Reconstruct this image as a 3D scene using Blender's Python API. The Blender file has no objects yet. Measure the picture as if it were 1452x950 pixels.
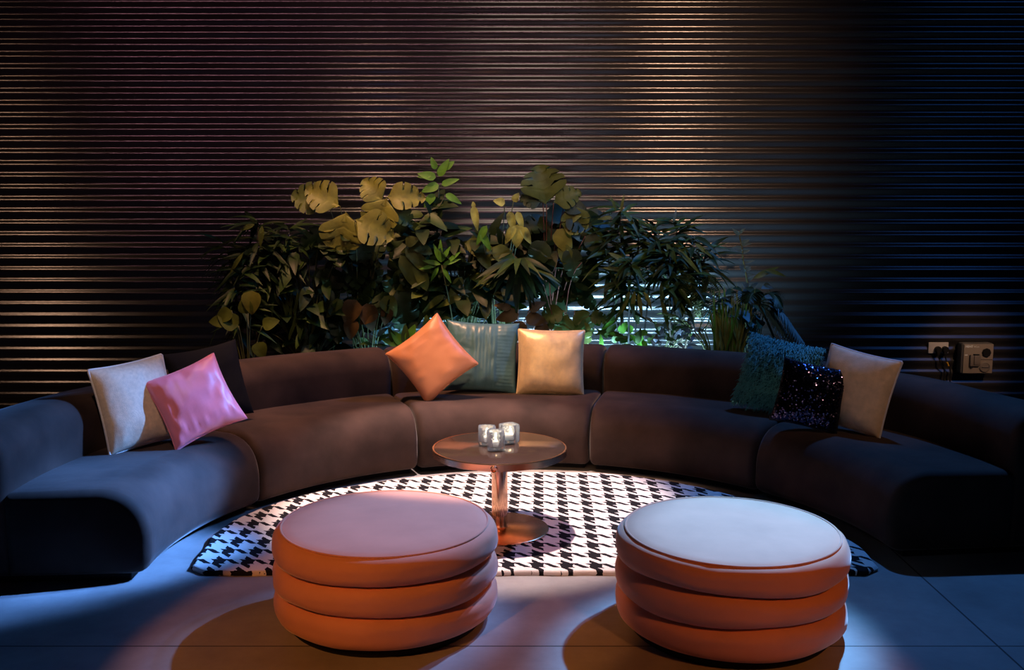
import bpy, bmesh, math, random
from mathutils import Vector, Matrix, noise

random.seed(7)
PI = math.pi
C = bpy.context.scene.collection
R = math.radians
F_PX, IMW, IMH = 1375.0, 1452, 950
CAM_H = 1.6
PITCH = math.atan(185 / F_PX)
WALL_Y = 7.2
SC = Vector((0.08, 4.1, 0))          # centre of the sofa's arc


# ------------------------------------------------------------------ helpers
def pt(px, py, y):
    """a point of the place at depth y seen at photo position px, py (layout only)"""
    c, s = math.cos(PITCH), math.sin(PITCH)
    u = (px - IMW / 2) / F_PX
    v = -(py - IMH / 2) / F_PX
    r = Vector((u, c + v * s, -s + v * c))
    return Vector((0, 0, CAM_H)) + r * (y / r.y)


def polar(th, r, z=0.0):
    t = R(th)
    return Vector((SC.x + r * math.sin(t), SC.y + r * math.cos(t), z))


def col_at_r(px, r, z):
    """the spot behind photo column px at radius r of the sofa's arc"""
    lo, hi = 4.1, 7.0
    for _ in range(40):
        y = (lo + hi) / 2
        c, s = math.cos(PITCH), math.sin(PITCH)
        D = y * c - (z - CAM_H) * s
        x = (px - IMW / 2) / F_PX * D
        if math.hypot(x - SC.x, y - SC.y) > r:
            hi = y
        else:
            lo = y
    return Vector((x, y, z))


def obj(name, bm, mat, parent=None, smooth=True, angle=40):
    me = bpy.data.meshes.new(name)
    bm.normal_update()
    bm.to_mesh(me)
    bm.free()
    for m in (mat if isinstance(mat, (list, tuple)) else [mat]):
        me.materials.append(m)
    if smooth:
        me.polygons.foreach_set('use_smooth', [True] * len(me.polygons))
        if angle < 180:
            me.set_sharp_from_angle(angle=R(angle))
    o = bpy.data.objects.new(name, me)
    C.objects.link(o)
    if parent is not None:
        o.parent = parent
    return o


def tag(o, label, cat, group=None, kind=None):
    o['label'] = label
    o['category'] = cat
    if group:
        o['group'] = group
    if kind:
        o['kind'] = kind
    return o


def thing(name, label, cat, loc=(0, 0, 0), rot=None, group=None):
    o = bpy.data.objects.new(name, None)
    o.empty_display_size = 0.1
    C.objects.link(o)
    o.location = loc
    if rot is not None:
        o.rotation_euler = rot
    return tag(o, label, cat, group)


def add_box(bm, c, size, bevel=0.0, rot=None, seg=2):
    r = bmesh.ops.create_cube(bm, size=1.0)
    vs = r['verts']
    M = Matrix.Translation(Vector(c)) @ (rot.to_4x4() if rot is not None else Matrix.Identity(4)) @ Matrix.Diagonal((*size, 1))
    bmesh.ops.transform(bm, matrix=M, verts=vs)
    if bevel > 0:
        es = list({e for v in vs for e in v.link_edges})
        bmesh.ops.bevel(bm, geom=es, offset=bevel, segments=seg, profile=0.5, affect='EDGES')


def add_lathe(bm, prof, n=48, c=(0, 0, 0), wob=None, cap0=True, cap1=True):
    """prof: list of (r, z); a ring per entry"""
    rings = []
    for k, (r, z) in enumerate(prof):
        ring = []
        for i in range(n):
            a = 2 * PI * i / n
            dr, dz = wob(a, k, r, z) if wob else (0, 0)
            ring.append(bm.verts.new((c[0] + (r + dr) * math.cos(a), c[1] + (r + dr) * math.sin(a), c[2] + z + dz)))
        rings.append(ring)
    for a, b in zip(rings, rings[1:]):
        for i in range(n):
            bm.faces.new((a[i], a[(i + 1) % n], b[(i + 1) % n], b[i]))
    if cap0:
        bm.faces.new(list(reversed(rings[0])))
    if cap1:
        bm.faces.new(rings[-1])
    return rings


def add_tube(bm, pts, rad, n=8, closed=False):
    pts = [Vector(p) for p in pts]
    m = len(pts)
    rads = rad if isinstance(rad, (list, tuple)) else [rad] * m
    rings = []
    prev = None
    for k in range(m):
        if closed:
            t = pts[(k + 1) % m] - pts[k - 1]
        else:
            t = pts[min(k + 1, m - 1)] - pts[max(k - 1, 0)]
        t.normalize()
        if prev is None:
            ref = Vector((0, 0, 1)) if abs(t.z) < 0.9 else Vector((1, 0, 0))
            a = t.cross(ref).normalized()
        else:
            a = (prev - t * prev.dot(t)).normalized()
        prev = a
        b = t.cross(a)
        rings.append([bm.verts.new(pts[k] + (a * math.cos(2 * PI * i / n) + b * math.sin(2 * PI * i / n)) * rads[k]) for i in range(n)])
    rng = range(m) if closed else range(m - 1)
    for k in rng:
        A, B = rings[k], rings[(k + 1) % m]
        for i in range(n):
            bm.faces.new((A[i], A[(i + 1) % n], B[(i + 1) % n], B[i]))
    if not closed:
        bm.faces.new(list(reversed(rings[0])))
        bm.faces.new(rings[-1])


def bez(p0, p1, p2, n=8):
    p0, p1, p2 = Vector(p0), Vector(p1), Vector(p2)
    return [(1 - t) ** 2 * p0 + 2 * t * (1 - t) * p1 + t * t * p2 for t in (i / n for i in range(n + 1))]


# ------------------------------------------------------------------ materials
def mat(name, col, rough=0.6, metal=0.0, sheen=0.0, sheen_rough=0.4, sheen_col=(1, 1, 1), var=0.0, vscale=6.0,
        bump=0.0, bscale=200.0, spec=0.5, trans=0.0, aniso=0.0):
    m = bpy.data.materials.new(name)
    m.use_nodes = True
    nt = m.node_tree
    b = nt.nodes['Principled BSDF']
    b.inputs['Base Color'].default_value = (*col, 1)
    b.inputs['Roughness'].default_value = rough
    b.inputs['Metallic'].default_value = metal
    b.inputs['Specular IOR Level'].default_value = spec
    b.inputs['Sheen Weight'].default_value = sheen
    b.inputs['Sheen Roughness'].default_value = sheen_rough
    b.inputs['Sheen Tint'].default_value = (*sheen_col, 1)
    if aniso:
        b.inputs['Anisotropic'].default_value = aniso
    tc = nt.nodes.new('ShaderNodeTexCoord')
    if var > 0:
        nz = nt.nodes.new('ShaderNodeTexNoise')
        nz.inputs['Scale'].default_value = vscale
        nz.inputs['Detail'].default_value = 5
        nt.links.new(tc.outputs['Object'], nz.inputs['Vector'])
        mr = nt.nodes.new('ShaderNodeMapRange')
        mr.inputs['From Min'].default_value = 0.3
        mr.inputs['From Max'].default_value = 0.7
        mr.inputs['To Min'].default_value = 1 - var
        mr.inputs['To Max'].default_value = 1 + var
        nt.links.new(nz.outputs['Fac'], mr.inputs['Value'])
        mx = nt.nodes.new('ShaderNodeVectorMath')
        mx.operation = 'SCALE'
        mx.inputs[0].default_value = col
        nt.links.new(mr.outputs['Result'], mx.inputs['Scale'])
        nt.links.new(mx.outputs['Vector'], b.inputs['Base Color'])
    if bump > 0:
        nz2 = nt.nodes.new('ShaderNodeTexNoise')
        nz2.inputs['Scale'].default_value = bscale
        nz2.inputs['Detail'].default_value = 3
        nt.links.new(tc.outputs['Object'], nz2.inputs['Vector'])
        bp = nt.nodes.new('ShaderNodeBump')
        bp.inputs['Strength'].default_value = bump
        bp.inputs['Distance'].default_value = 0.01
        nt.links.new(nz2.outputs['Fac'], bp.inputs['Height'])
        nt.links.new(bp.outputs['Normal'], b.inputs['Normal'])
    if trans > 0:
        b.inputs['Transmission Weight'].default_value = trans
    return m


def N(nt, op, a, b=None):
    n = nt.nodes.new('ShaderNodeMath')
    n.operation = op
    for i, v in enumerate((a, b)):
        if v is None:
            continue
        if isinstance(v, (int, float)):
            n.inputs[i].default_value = v
        else:
            nt.links.new(v, n.inputs[i])
    return n.outputs[0]


M = {}
M['velvet'] = mat('dark_brown_velvet', (0.047, 0.027, 0.021), 0.85, sheen=0.30, sheen_rough=0.30, sheen_col=(1, 0.95, 0.92), var=0.42, vscale=4.5, bump=0.12, bscale=14, spec=0.25)
M['plinth'] = mat('black_plinth', (0.008, 0.008, 0.009), 0.7, spec=0.2)
M['ottoman'] = mat('orange_velvet', (0.72, 0.35, 0.23), 0.8, sheen=0.45, sheen_rough=0.33, sheen_col=(1.0, 1.0, 1.0), var=0.07, vscale=5, bump=0.10, bscale=12, spec=0.2)
M['copper'] = mat('polished_copper', (0.86, 0.48, 0.30), 0.13, metal=1.0)
M['brushed_copper'] = mat('brushed_copper', (0.88, 0.46, 0.25), 0.27, metal=1.0, aniso=0.5)
M['table_top'] = mat('bronze_glass', (0.065, 0.038, 0.028), 0.13, spec=0.8)
M['wall'] = mat('charcoal_metal_sheet', (0.027, 0.025, 0.025), 0.18, var=0.12, vscale=1.5, spec=0.6)
M['screw'] = mat('screw_black', (0.01, 0.01, 0.01), 0.5, metal=0.6)
M['cream'] = mat('cream_velvet', (0.74, 0.58, 0.40), 0.7, sheen=0.25, var=0.10, vscale=60, bump=0.15, bscale=260)
M['cream_piping'] = mat('cream_piping', (0.80, 0.72, 0.62), 0.6, bump=0.1, bscale=300)
M['pink'] = mat('rose_satin', (0.85, 0.24, 0.30), 0.42, sheen=0.2, spec=0.5, bump=0.05, bscale=30)
M['black'] = mat('black_velvet', (0.010, 0.010, 0.013), 0.9, spec=0.1, bump=0.1, bscale=80)
M['orange'] = mat('apricot_satin', (0.88, 0.36, 0.17), 0.42, spec=0.5, bump=0.05, bscale=30)
M['teal'] = mat('teal_silk', (0.10, 0.23, 0.27), 0.36, spec=0.55, bump=0.05, bscale=80)
M['gold'] = mat('pale_gold_cloth', (0.95, 0.70, 0.40), 0.35, metal=0.25, bump=0.14, bscale=220, var=0.08, vscale=40)
M['tan'] = mat('tan_velvet', (0.70, 0.50, 0.32), 0.6, sheen=0.3, var=0.12, vscale=30, bump=0.12, bscale=200)
M['tan_piping'] = mat('silver_piping', (0.70, 0.66, 0.70), 0.4, bump=0.2, bscale=400)
M['fur'] = mat('teal_fur', (0.07, 0.33, 0.36), 0.65, sheen=0.2, spec=0.3)
M['fur_under'] = mat('teal_fur_backing', (0.025, 0.11, 0.125), 0.9, spec=0.1)
M['sequin_cloth'] = mat('navy_black_cloth', (0.006, 0.006, 0.014), 0.7, spec=0.2)
M['sequin'] = mat('navy_sequins', (0.05, 0.045, 0.09), 0.16, metal=1.0)
M['wax'] = mat('white_wax', (0.92, 0.88, 0.80), 0.5)
M['ivory'] = mat('ivory_plastic', (0.62, 0.58, 0.55), 0.45)
M['beige'] = mat('beige_plastic', (0.30, 0.25, 0.20), 0.5)
M['beige_dark'] = mat('grey_plastic', (0.13, 0.125, 0.12), 0.5)
M['beige_mid'] = mat('taupe_plastic', (0.19, 0.16, 0.135), 0.5)
M['black_plastic'] = mat('black_plastic', (0.008, 0.008, 0.008), 0.45)
M['yellow'] = mat('yellow_sleeve', (0.75, 0.38, 0.02), 0.5)
M['silver_print'] = mat('white_print', (0.75, 0.77, 0.78), 0.5)
M['pot'] = mat('dark_planter', (0.02, 0.02, 0.021), 0.6)
M['soil'] = mat('soil', (0.03, 0.02, 0.014), 0.95, bump=0.5, bscale=60)
M['stem'] = mat('plant_stem', (0.09, 0.10, 0.03), 0.6)
M['bark'] = mat('plant_cane', (0.07, 0.05, 0.03), 0.7)
M['red_stem'] = mat('reddish_stem', (0.16, 0.05, 0.03), 0.6)


def leafmat(name, col, rough=0.5, var=0.3):
    return mat(name, col, rough, var=var, vscale=14, spec=0.3, bump=0.08, bscale=40)


L = {
    'deep': leafmat('deep_green_leaf', (0.014, 0.032, 0.008)),  # deep green, darkened further to put the inner shade into the leaves
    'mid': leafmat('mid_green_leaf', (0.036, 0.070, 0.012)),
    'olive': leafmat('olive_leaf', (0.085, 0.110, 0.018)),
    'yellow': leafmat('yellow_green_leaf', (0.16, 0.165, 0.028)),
    'bright': leafmat('bright_green_leaf', (0.085, 0.24, 0.02)),
    'brown': leafmat('bronze_leaf', (0.075, 0.045, 0.016)),
    'blue': leafmat('blue_lit_leaf', (0.070, 0.140, 0.150)),  # blue light falling on the fronds is put into this leaf colour
    'pale': leafmat('pale_variegated_leaf', (0.30, 0.34, 0.08), var=0.75),
    'purple': leafmat('cold_lit_leaf', (0.12, 0.12, 0.15)),  # leaf colour carries the cold light on the low shrub
}

# glass
g = bpy.data.materials.new('bubble_glass')
g.use_nodes = True
gb = g.node_tree.nodes['Principled BSDF']
gb.inputs['Base Color'].default_value = (0.72, 0.84, 1, 1)
gb.inputs['Roughness'].default_value = 0.12
gb.inputs['Transmission Weight'].default_value = 0.78
gb.inputs['IOR'].default_value = 1.46
gt = g.node_tree.nodes.new('ShaderNodeTexCoord')
gn = g.node_tree.nodes.new('ShaderNodeTexVoronoi')
gn.inputs['Scale'].default_value = 95
gp = g.node_tree.nodes.new('ShaderNodeBump')
gp.inputs['Strength'].default_value = 0.35
gp.inputs['Distance'].default_value = 0.004
g.node_tree.links.new(gt.outputs['Object'], gn.inputs['Vector'])
g.node_tree.links.new(gn.outputs['Distance'], gp.inputs['Height'])
g.node_tree.links.new(gp.outputs['Normal'], gb.inputs['Normal'])
M['glass'] = g

fl = bpy.data.materials.new('candle_flame')
fl.use_nodes = True
fb = fl.node_tree.nodes['Principled BSDF']
fb.inputs['Base Color'].default_value = (1, 0.7, 0.3, 1)
fb.inputs['Emission Color'].default_value = (1, 0.66, 0.32, 1)
fb.inputs['Emission Strength'].default_value = 130
M['flame'] = fl

# floor: smooth concrete slabs with dark joints
fm = bpy.data.materials.new('concrete_floor')
fm.use_nodes = True
nt = fm.node_tree
b = nt.nodes['Principled BSDF']
tc = nt.nodes.new('ShaderNodeTexCoord')
n1 = nt.nodes.new('ShaderNodeTexNoise')
n1.inputs['Scale'].default_value = 2.2
n1.inputs['Detail'].default_value = 8
n1.inputs['Roughness'].default_value = 0.65
nt.links.new(tc.outputs['Object'], n1.inputs['Vector'])
cr = nt.nodes.new('ShaderNodeValToRGB')
cr.color_ramp.elements[0].position = 0.3
cr.color_ramp.elements[0].color = (0.23, 0.22, 0.215, 1)
cr.color_ramp.elements[1].position = 0.72
cr.color_ramp.elements[1].color = (0.40, 0.385, 0.375, 1)
nt.links.new(n1.outputs['Fac'], cr.inputs['Fac'])
sp = nt.nodes.new('ShaderNodeSeparateXYZ')
nt.links.new(tc.outputs['Object'], sp.inputs['Vector'])


def joint(sock, pos, period, w):
    u = N(nt, 'DIVIDE', N(nt, 'SUBTRACT', sock, pos), period)
    u = N(nt, 'ABSOLUTE', N(nt, 'SUBTRACT', N(nt, 'FRACT', N(nt, 'ADD', u, 0.5)), 0.5))
    return N(nt, 'LESS_THAN', u, w / period)


jl = N(nt, 'MAXIMUM', joint(sp.outputs['X'], 1.777, 5.4, 0.004), joint(sp.outputs['Y'], 3.362, 3.6, 0.0035))
mx = nt.nodes.new('ShaderNodeMix')
mx.data_type = 'RGBA'
nt.links.new(jl, mx.inputs['Factor'])
nt.links.new(cr.outputs['Color'], mx.inputs['A'])
mx.inputs['B'].default_value = (0.03, 0.025, 0.025, 1)
nt.links.new(mx.outputs['Result'], b.inputs['Base Color'])
b.inputs['Roughness'].default_value = 0.55
b.inputs['Specular IOR Level'].default_value = 0.35
n2 = nt.nodes.new('ShaderNodeTexNoise')
n2.inputs['Scale'].default_value = 40
n2.inputs['Detail'].default_value = 4
nt.links.new(tc.outputs['Object'], n2.inputs['Vector'])
bp = nt.nodes.new('ShaderNodeBump')
bp.inputs['Strength'].default_value = 0.06
bp.inputs['Distance'].default_value = 0.01
nt.links.new(n2.outputs['Fac'], bp.inputs['Height'])
nt.links.new(bp.outputs['Normal'], b.inputs['Normal'])
M['floor'] = fm

# rug: houndstooth weave
rm = bpy.data.materials.new('houndstooth_pile')
rm.use_nodes = True
nt = rm.node_tree
b = nt.nodes['Principled BSDF']
tc = nt.nodes.new('ShaderNodeTexCoord')
mp = nt.nodes.new('ShaderNodeMapping')
mp.inputs['Rotation'].default_value = (0, 0, R(1.8))
P = 0.1288
mp.inputs['Scale'].default_value = (1 / P, 1 / P, 1)
mp.inputs['Location'].default_value = (0.34, 0.35, 0)
nt.links.new(tc.outputs['Object'], mp.inputs['Vector'])
dz = nt.nodes.new('ShaderNodeTexNoise')
dz.inputs['Scale'].default_value = 55
dz.inputs['Detail'].default_value = 2
nt.links.new(tc.outputs['Object'], dz.inputs['Vector'])
sp = nt.nodes.new('ShaderNodeSeparateXYZ')
nt.links.new(mp.outputs['Vector'], sp.inputs['Vector'])
jit = N(nt, 'MULTIPLY', N(nt, 'SUBTRACT', dz.outputs['Fac'], 0.5), 0.10)
U = N(nt, 'FRACT', N(nt, 'ADD', sp.outputs['X'], jit))
V = N(nt, 'FRACT', N(nt, 'ADD', sp.outputs['Y'], jit))
du = N(nt, 'LESS_THAN', U, 0.42)
dv = N(nt, 'LESS_THAN', V, 0.42)
tw = N(nt, 'LESS_THAN', N(nt, 'FRACT', N(nt, 'MULTIPLY', N(nt, 'ADD', N(nt, 'ADD', sp.outputs['X'], sp.outputs['Y']), jit), 2.0)), 0.5)
both = N(nt, 'MULTIPLY', du, dv)
one = N(nt, 'MAXIMUM', N(nt, 'MULTIPLY', du, tw), N(nt, 'MULTIPLY', dv, N(nt, 'SUBTRACT', 1.0, tw)))
blk = N(nt, 'MAXIMUM', both, one)
mx = nt.nodes.new('ShaderNodeMix')
mx.data_type = 'RGBA'
nt.links.new(blk, mx.inputs['Factor'])
mx.inputs['A'].default_value = (0.80, 0.78, 0.76, 1)
mx.inputs['B'].default_value = (0.012, 0.011, 0.014, 1)
nt.links.new(mx.outputs['Result'], b.inputs['Base Color'])
b.inputs['Roughness'].default_value = 0.9
b.inputs['Sheen Weight'].default_value = 0.0
b.inputs['Specular IOR Level'].default_value = 0.15
nz = nt.nodes.new('ShaderNodeTexNoise')
nz.inputs['Scale'].default_value = 300
nt.links.new(tc.outputs['Object'], nz.inputs['Vector'])
bp = nt.nodes.new('ShaderNodeBump')
bp.inputs['Strength'].default_value = 0.3
bp.inputs['Distance'].default_value = 0.006
nt.links.new(nz.outputs['Fac'], bp.inputs['Height'])
nt.links.new(bp.outputs['Normal'], b.inputs['Normal'])
M['rug'] = rm

# ------------------------------------------------------------------ setting
bm = bmesh.new()
nx, ny = 2, 2
vs = [bm.verts.new(p) for p in ((-9, -5, 0), (9, -5, 0), (9, WALL_Y + 0.1, 0), (-9, WALL_Y + 0.1, 0))]
bm.faces.new(vs)
lo = [bm.verts.new((v.co.x, v.co.y, -0.1)) for v in vs]
bm.faces.new(list(reversed(lo)))
for i in range(4):
    bm.faces.new((vs[i], lo[i], lo[(i + 1) % 4], vs[(i + 1) % 4]))
o = obj('floor', bm, M['floor'], smooth=False)
o['kind'] = 'structure'

CORR_P, CORR_A = 0.0858, 0.0062


def corr_y(z):
    return WALL_Y - CORR_A * math.cos(2 * PI * (z - 1.5625 + CORR_P / 4) / CORR_P)


bm = bmesh.new()
ZT, per = 4.3, 14
nzs = int(ZT / CORR_P * per)
xs = [-9, -3, 3, 9]
prev = None
for k in range(nzs + 1):
    z = k * CORR_P / per
    ring = [bm.verts.new((x, corr_y(z), z)) for x in xs]
    if prev:
        for i in range(len(xs) - 1):
            bm.faces.new((prev[i], prev[i + 1], ring[i + 1], ring[i]))
    prev = ring
# rear side of the sheet wall, so the wall is a solid
b0 = [bm.verts.new((x, WALL_Y + 0.12, 0)) for x in xs]
b1 = [bm.verts.new((x, WALL_Y + 0.12, nzs * CORR_P / per)) for x in xs]
for i in range(len(xs) - 1):
    bm.faces.new((b0[i + 1], b0[i], b1[i], b1[i + 1]))
wall = obj('wall_back', bm, M['wall'], angle=180)
wall['kind'] = 'structure'
for px, py in ((923, 25), (923, 60), (922, 93), (921, 163), (920, 229), (919, 262), (150, 210), (660, 143), (461, 180), (402, 211), (800, 292)):
    p = pt(px, py, WALL_Y)
    z = 1.5625 + round((p.z - 1.5625) / CORR_P) * CORR_P
    bm = bmesh.new()
    add_lathe(bm, [(0.0075, 0), (0.0075, 0.003), (0.005, 0.006)], 6)
    bmesh.ops.transform(bm, matrix=Matrix.Translation((p.x, WALL_Y - CORR_A, z)) @ Matrix.Rotation(PI / 2, 4, 'X'), verts=bm.verts)
    obj('screw', bm, M['screw'], wall, smooth=False)


# ------------------------------------------------------------------ sofa
def round_poly(pts, rads, n=8):
    """polygon (r, z) with each corner rounded by its own radius"""
    out = []
    m = len(pts)
    for i in range(m):
        p = Vector(pts[i])
        a = (Vector(pts[i - 1]) - p).normalized()
        c = (Vector(pts[(i + 1) % m]) - p).normalized()
        rr = rads[i]
        if rr <= 0:
            out.append(p)
            continue
        ang = a.angle(c)
        d = rr / math.tan(ang / 2)
        q0, q1 = p + a * d, p + c * d
        for k in range(n + 1):
            t = k / n
            out.append((1 - t) ** 2 * q0 + 2 * t * (1 - t) * (p + (q0 + q1 - 2 * p) * 0.08) + t * t * q1)
    return out


def sweep(prof, a0, a1, e=0.04, n=26, gap=0.004, seed=0, amp=0.006):
    """profile swept along the sofa's arc from angle a0 to a1 (degrees), soft ends"""
    bm = bmesh.new()
    cen = sum((Vector(p) for p in prof), Vector((0, 0))) / len(prof)
    rm_ = cen.x
    Lr = R(a1 - a0) * rm_
    ss = []
    for k in range(7):
        ss.append(gap + e * (1 - math.cos(k / 6 * PI / 2)))
    mid = [gap + e + (Lr - 2 * gap - 2 * e) * k / n for k in range(1, n)]
    ss = ss + mid + [Lr - s for s in reversed(ss)]
    rings = []
    for s in ss:
        d = min(s, Lr - s) - gap
        ins = 0.0
        if d < e:
            ins = e - math.sqrt(max(e * e - (e - d) ** 2, 0))
        ring = []
        th = R(a0) + s / rm_
        for p in prof:
            v = Vector(p) - cen
            ln = v.length
            q = cen + v * max(0.0, (ln - ins) / ln)
            x = SC.x + q.x * math.sin(th)
            y = SC.y + q.x * math.cos(th)
            nn = noise.noise(Vector((x * 3.1 + seed, y * 3.1, q.y * 4))) * amp
            w = 1.0 if q.y > 0.06 else 0.0
            q2 = cen + (q - cen) * (1 + nn * w / max(ln, 0.05))
            ring.append(bm.verts.new((SC.x + q2.x * math.sin(th), SC.y + q2.x * math.cos(th), max(q2.y, 0.028))))
        rings.append(ring)
    m = len(prof)
    for A, B in zip(rings, rings[1:]):
        for i in range(m):
            bm.faces.new((A[i], B[i], B[(i + 1) % m], A[(i + 1) % m]))
    for ring, flip in ((rings[0], False), (rings[-1], True)):
        c = bm.verts.new(sum((v.co for v in ring), Vector()) / m)
        for i in range(m):
            f = (ring[i], ring[(i + 1) % m], c)
            bm.faces.new(tuple(reversed(f)) if flip else f)
    bmesh.ops.recalc_face_normals(bm, faces=bm.faces)
    return bm


seat_prof = round_poly([(1.63, 0.03), (1.625, 0.405), (2.23, 0.395), (2.23, 0.03)], [0.075, 0.20, 0.02, 0.02], 10)
back_prof = round_poly([(2.205, 0.03), (2.20, 0.40), (2.205, 0.67), (2.56, 0.67), (2.58, 0.03)], [0.01, 0.0, 0.13, 0.15, 0.05], 10)
base_prof = [(1.72, 0.0), (1.72, 0.05), (2.52, 0.05), (2.52, 0.0)]
sofa_labels = [
    'left end section of the curved dark velvet sofa with a cream and a pink cushion',
    'brown velvet sofa section between the pink cushion and the diamond-set orange cushion',
    'middle section of the curved velvet sofa holding the orange, teal and gold cushions',
    'near-black velvet sofa section between the gold cushion and the teal shaggy cushion',
    'darkest right end section of the curved velvet sofa with the tan cushion',
]
BND = [-94.6, -58.6, -22.6, 13.4, 49.4, 85.4]
for k in range(5):
    a0, a1 = BND[k], BND[k + 1]
    mid = polar((a0 + a1) / 2, 2.1)
    t = thing('sofa_section', sofa_labels[k], 'sofa', mid, group='sections of the curved velvet sofa')
    for nm, prof, e, mt, amp in (('seat', seat_prof, 0.045, M['velvet'], 0.008), ('backrest', back_prof, 0.05, M['velvet'], 0.007), ('base', base_prof, 0.002, M['plinth'], 0.0)):
        bm = sweep(prof, a0, a1, e, seed=k * 7.3, amp=amp) if nm != 'base' else None
        if nm == 'base':
            bm = bmesh.new()
            rings = []
            for i in range(13):
                th = a0 + 1.2 + (a1 - a0 - 2.4) * i / 12
                rings.append([bm.verts.new(polar(th, r, z)) for r, z in base_prof])
            for A, B in zip(rings, rings[1:]):
                for i in range(4):
                    bm.faces.new((A[i], B[i], B[(i + 1) % 4], A[(i + 1) % 4]))
            bm.faces.new(rings[0])
            bm.faces.new(list(reversed(rings[-1])))
            bmesh.ops.recalc_face_normals(bm, faces=bm.faces)
        bmesh.ops.translate(bm, vec=-mid, verts=bm.verts)
        obj(nm, bm, mt, t, angle=60)

# ------------------------------------------------------------------ rug
rt = [(-90, 1.49), (-82, 1.52), (-74, 1.58), (-66, 1.61), (-58, 1.617), (-50, 1.61), (-36, 1.56), (-20, 1.525), (0, 1.505), (20, 1.55), (35, 1.555), (45, 1.54), (60, 1.55), (80, 1.56), (90, 1.53)]


def rug_r(a):
    for (a0, r0), (a1, r1) in zip(rt, rt[1:]):
        if a0 <= a <= a1:
            f = (a - a0) / (a1 - a0)
            f = f * f * (3 - 2 * f)
            return r0 + (r1 - r0) * f
    return rt[-1][1]


outline = []
for i in range(97):
    a = -90 + 180 * i / 96
    p = polar(a, rug_r(a))
    outline.append(Vector((p.x, max(p.y, 4.06))))
fl_ = outline[0]
fr_ = outline[-1]
# rounded front corners and the straight front edge
front = []
for i in range(1, 40):
    f = i / 40
    x = fr_.x + (fl_.x - fr_.x) * f
    d = min(f, 1 - f) * 3.0
    front.append(Vector((x, 4.06 - 0.02 * min(1, d / 0.06) ** 0.5 + 0.004 * math.sin(x * 23))))
outline += front
bm = bmesh.new()
cen = sum(outline, Vector((0, 0))) / len(outline)
levels = [(1.0, 0.0), (1.004, 0.012), (0.999, 0.021), (0.992, 0.025), (0.6, 0.025), (0.2, 0.025)]
rings = [[bm.verts.new((*(cen + (p - cen) * s), z)) for p in outline] for s, z in levels]
m = len(outline)
for A, B in zip(rings, rings[1:]):
    for i in range(m):
        bm.faces.new((A[i], B[i], B[(i + 1) % m], A[(i + 1) % m]))
bm.faces.new(rings[0])
bm.faces.new(list(reversed(rings[-1])))
bmesh.ops.recalc_face_normals(bm, faces=bm.faces)
rug = obj('rug', bm, M['rug'], angle=60)
tag(rug, 'half-round black and white houndstooth rug on the floor inside the curved sofa', 'rug')


# ------------------------------------------------------------------ ottomans
def ottoman(x, y, label, seed, sq=1.0):
    t = thing('ottoman', label, 'ottoman', (x, y, 0), group='round ribbed ottomans')
    rnd = random.Random(seed)
    ph = [rnd.uniform(0, 6.28) for _ in range(8)]
    bm = bmesh.new()
    add_lathe(bm, [(0.375, 0), (0.385, 0.012), (0.385, 0.05), (0.37, 0.052)], 64)
    obj('base', bm, M['plinth'], t)
    zs = [0.035, 0.150, 0.265, 0.378]

    def crease(a, k):
        if k == 0:
            return 0
        if k == 3:
            return 0
        return 0.007 * math.sin(2 * a + ph[k]) + 0.004 * math.sin(3 * a + ph[k + 3])
    for i in range(3):
        z0, z1 = zs[i], zs[i + 1]
        bm = bmesh.new()
        prof = []
        n = 18
        for k in range(n + 1):
            s = k / n
            u = 1 - abs(2 * s - 1) ** 2.6
            r = 0.392 + 0.043 * max(u, 0) ** 0.62
            if i == 2 and s > 0.5:
                r = 0.398 + 0.037 * max(u, 0) ** 0.62
            prof.append((r, s))
        if i == 2:
            prof.append((0.390, 1.0))
        else:
            prof.append((0.36, 1.0))
        prof.insert(0, (0.36, 0.0))

        def wob(a, k, r, s, z0=z0, z1=z1, i=i):
            zz = (z0 + crease(a, i)) * (1 - s) + (z1 + crease(a, i + 1)) * s - s
            q = Vector((math.cos(a) * 2.2 + seed * 3, math.sin(a) * 2.2, i * 2.1 + s * 1.5))
            dr = noise.noise(q) * 0.007 + noise.noise(q * 3.1) * 0.002
            if r < 0.391:
                dr = 0
            return dr, zz
        add_lathe(bm, prof, 96, wob=wob)
        obj('roll', bm, M['ottoman'], t, angle=180)
    bm = bmesh.new()
    prof = [(0.396, 0.372), (0.395, 0.379)] + [(0.392 * (1 - k / 10), 0.381 + 0.008 * (1 - (1 - k / 10) ** 2)) for k in range(10)] + [(0.01, 0.389)]
    add_lathe(bm, prof, 96)
    obj('top_panel', bm, M['ottoman'], t, angle=180)
    bm = bmesh.new()
    add_tube(bm, [(0.398 * math.cos(2 * PI * k / 96), 0.398 * math.sin(2 * PI * k / 96), 0.379) for k in range(96)], 0.005, 8, closed=True)
    obj('piping', bm, M['ottoman'], t, angle=180)
    t.rotation_euler = (0, 0, rnd.uniform(0, 6))
    return t


ottoman(-0.492, 3.645, 'left of the two orange ribbed ottomans, with a pinkish mauve lit top', 1)
ottoman(0.832, 3.555, 'right of the two orange ribbed ottomans, with a pale blue-white lit top', 4)

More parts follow.
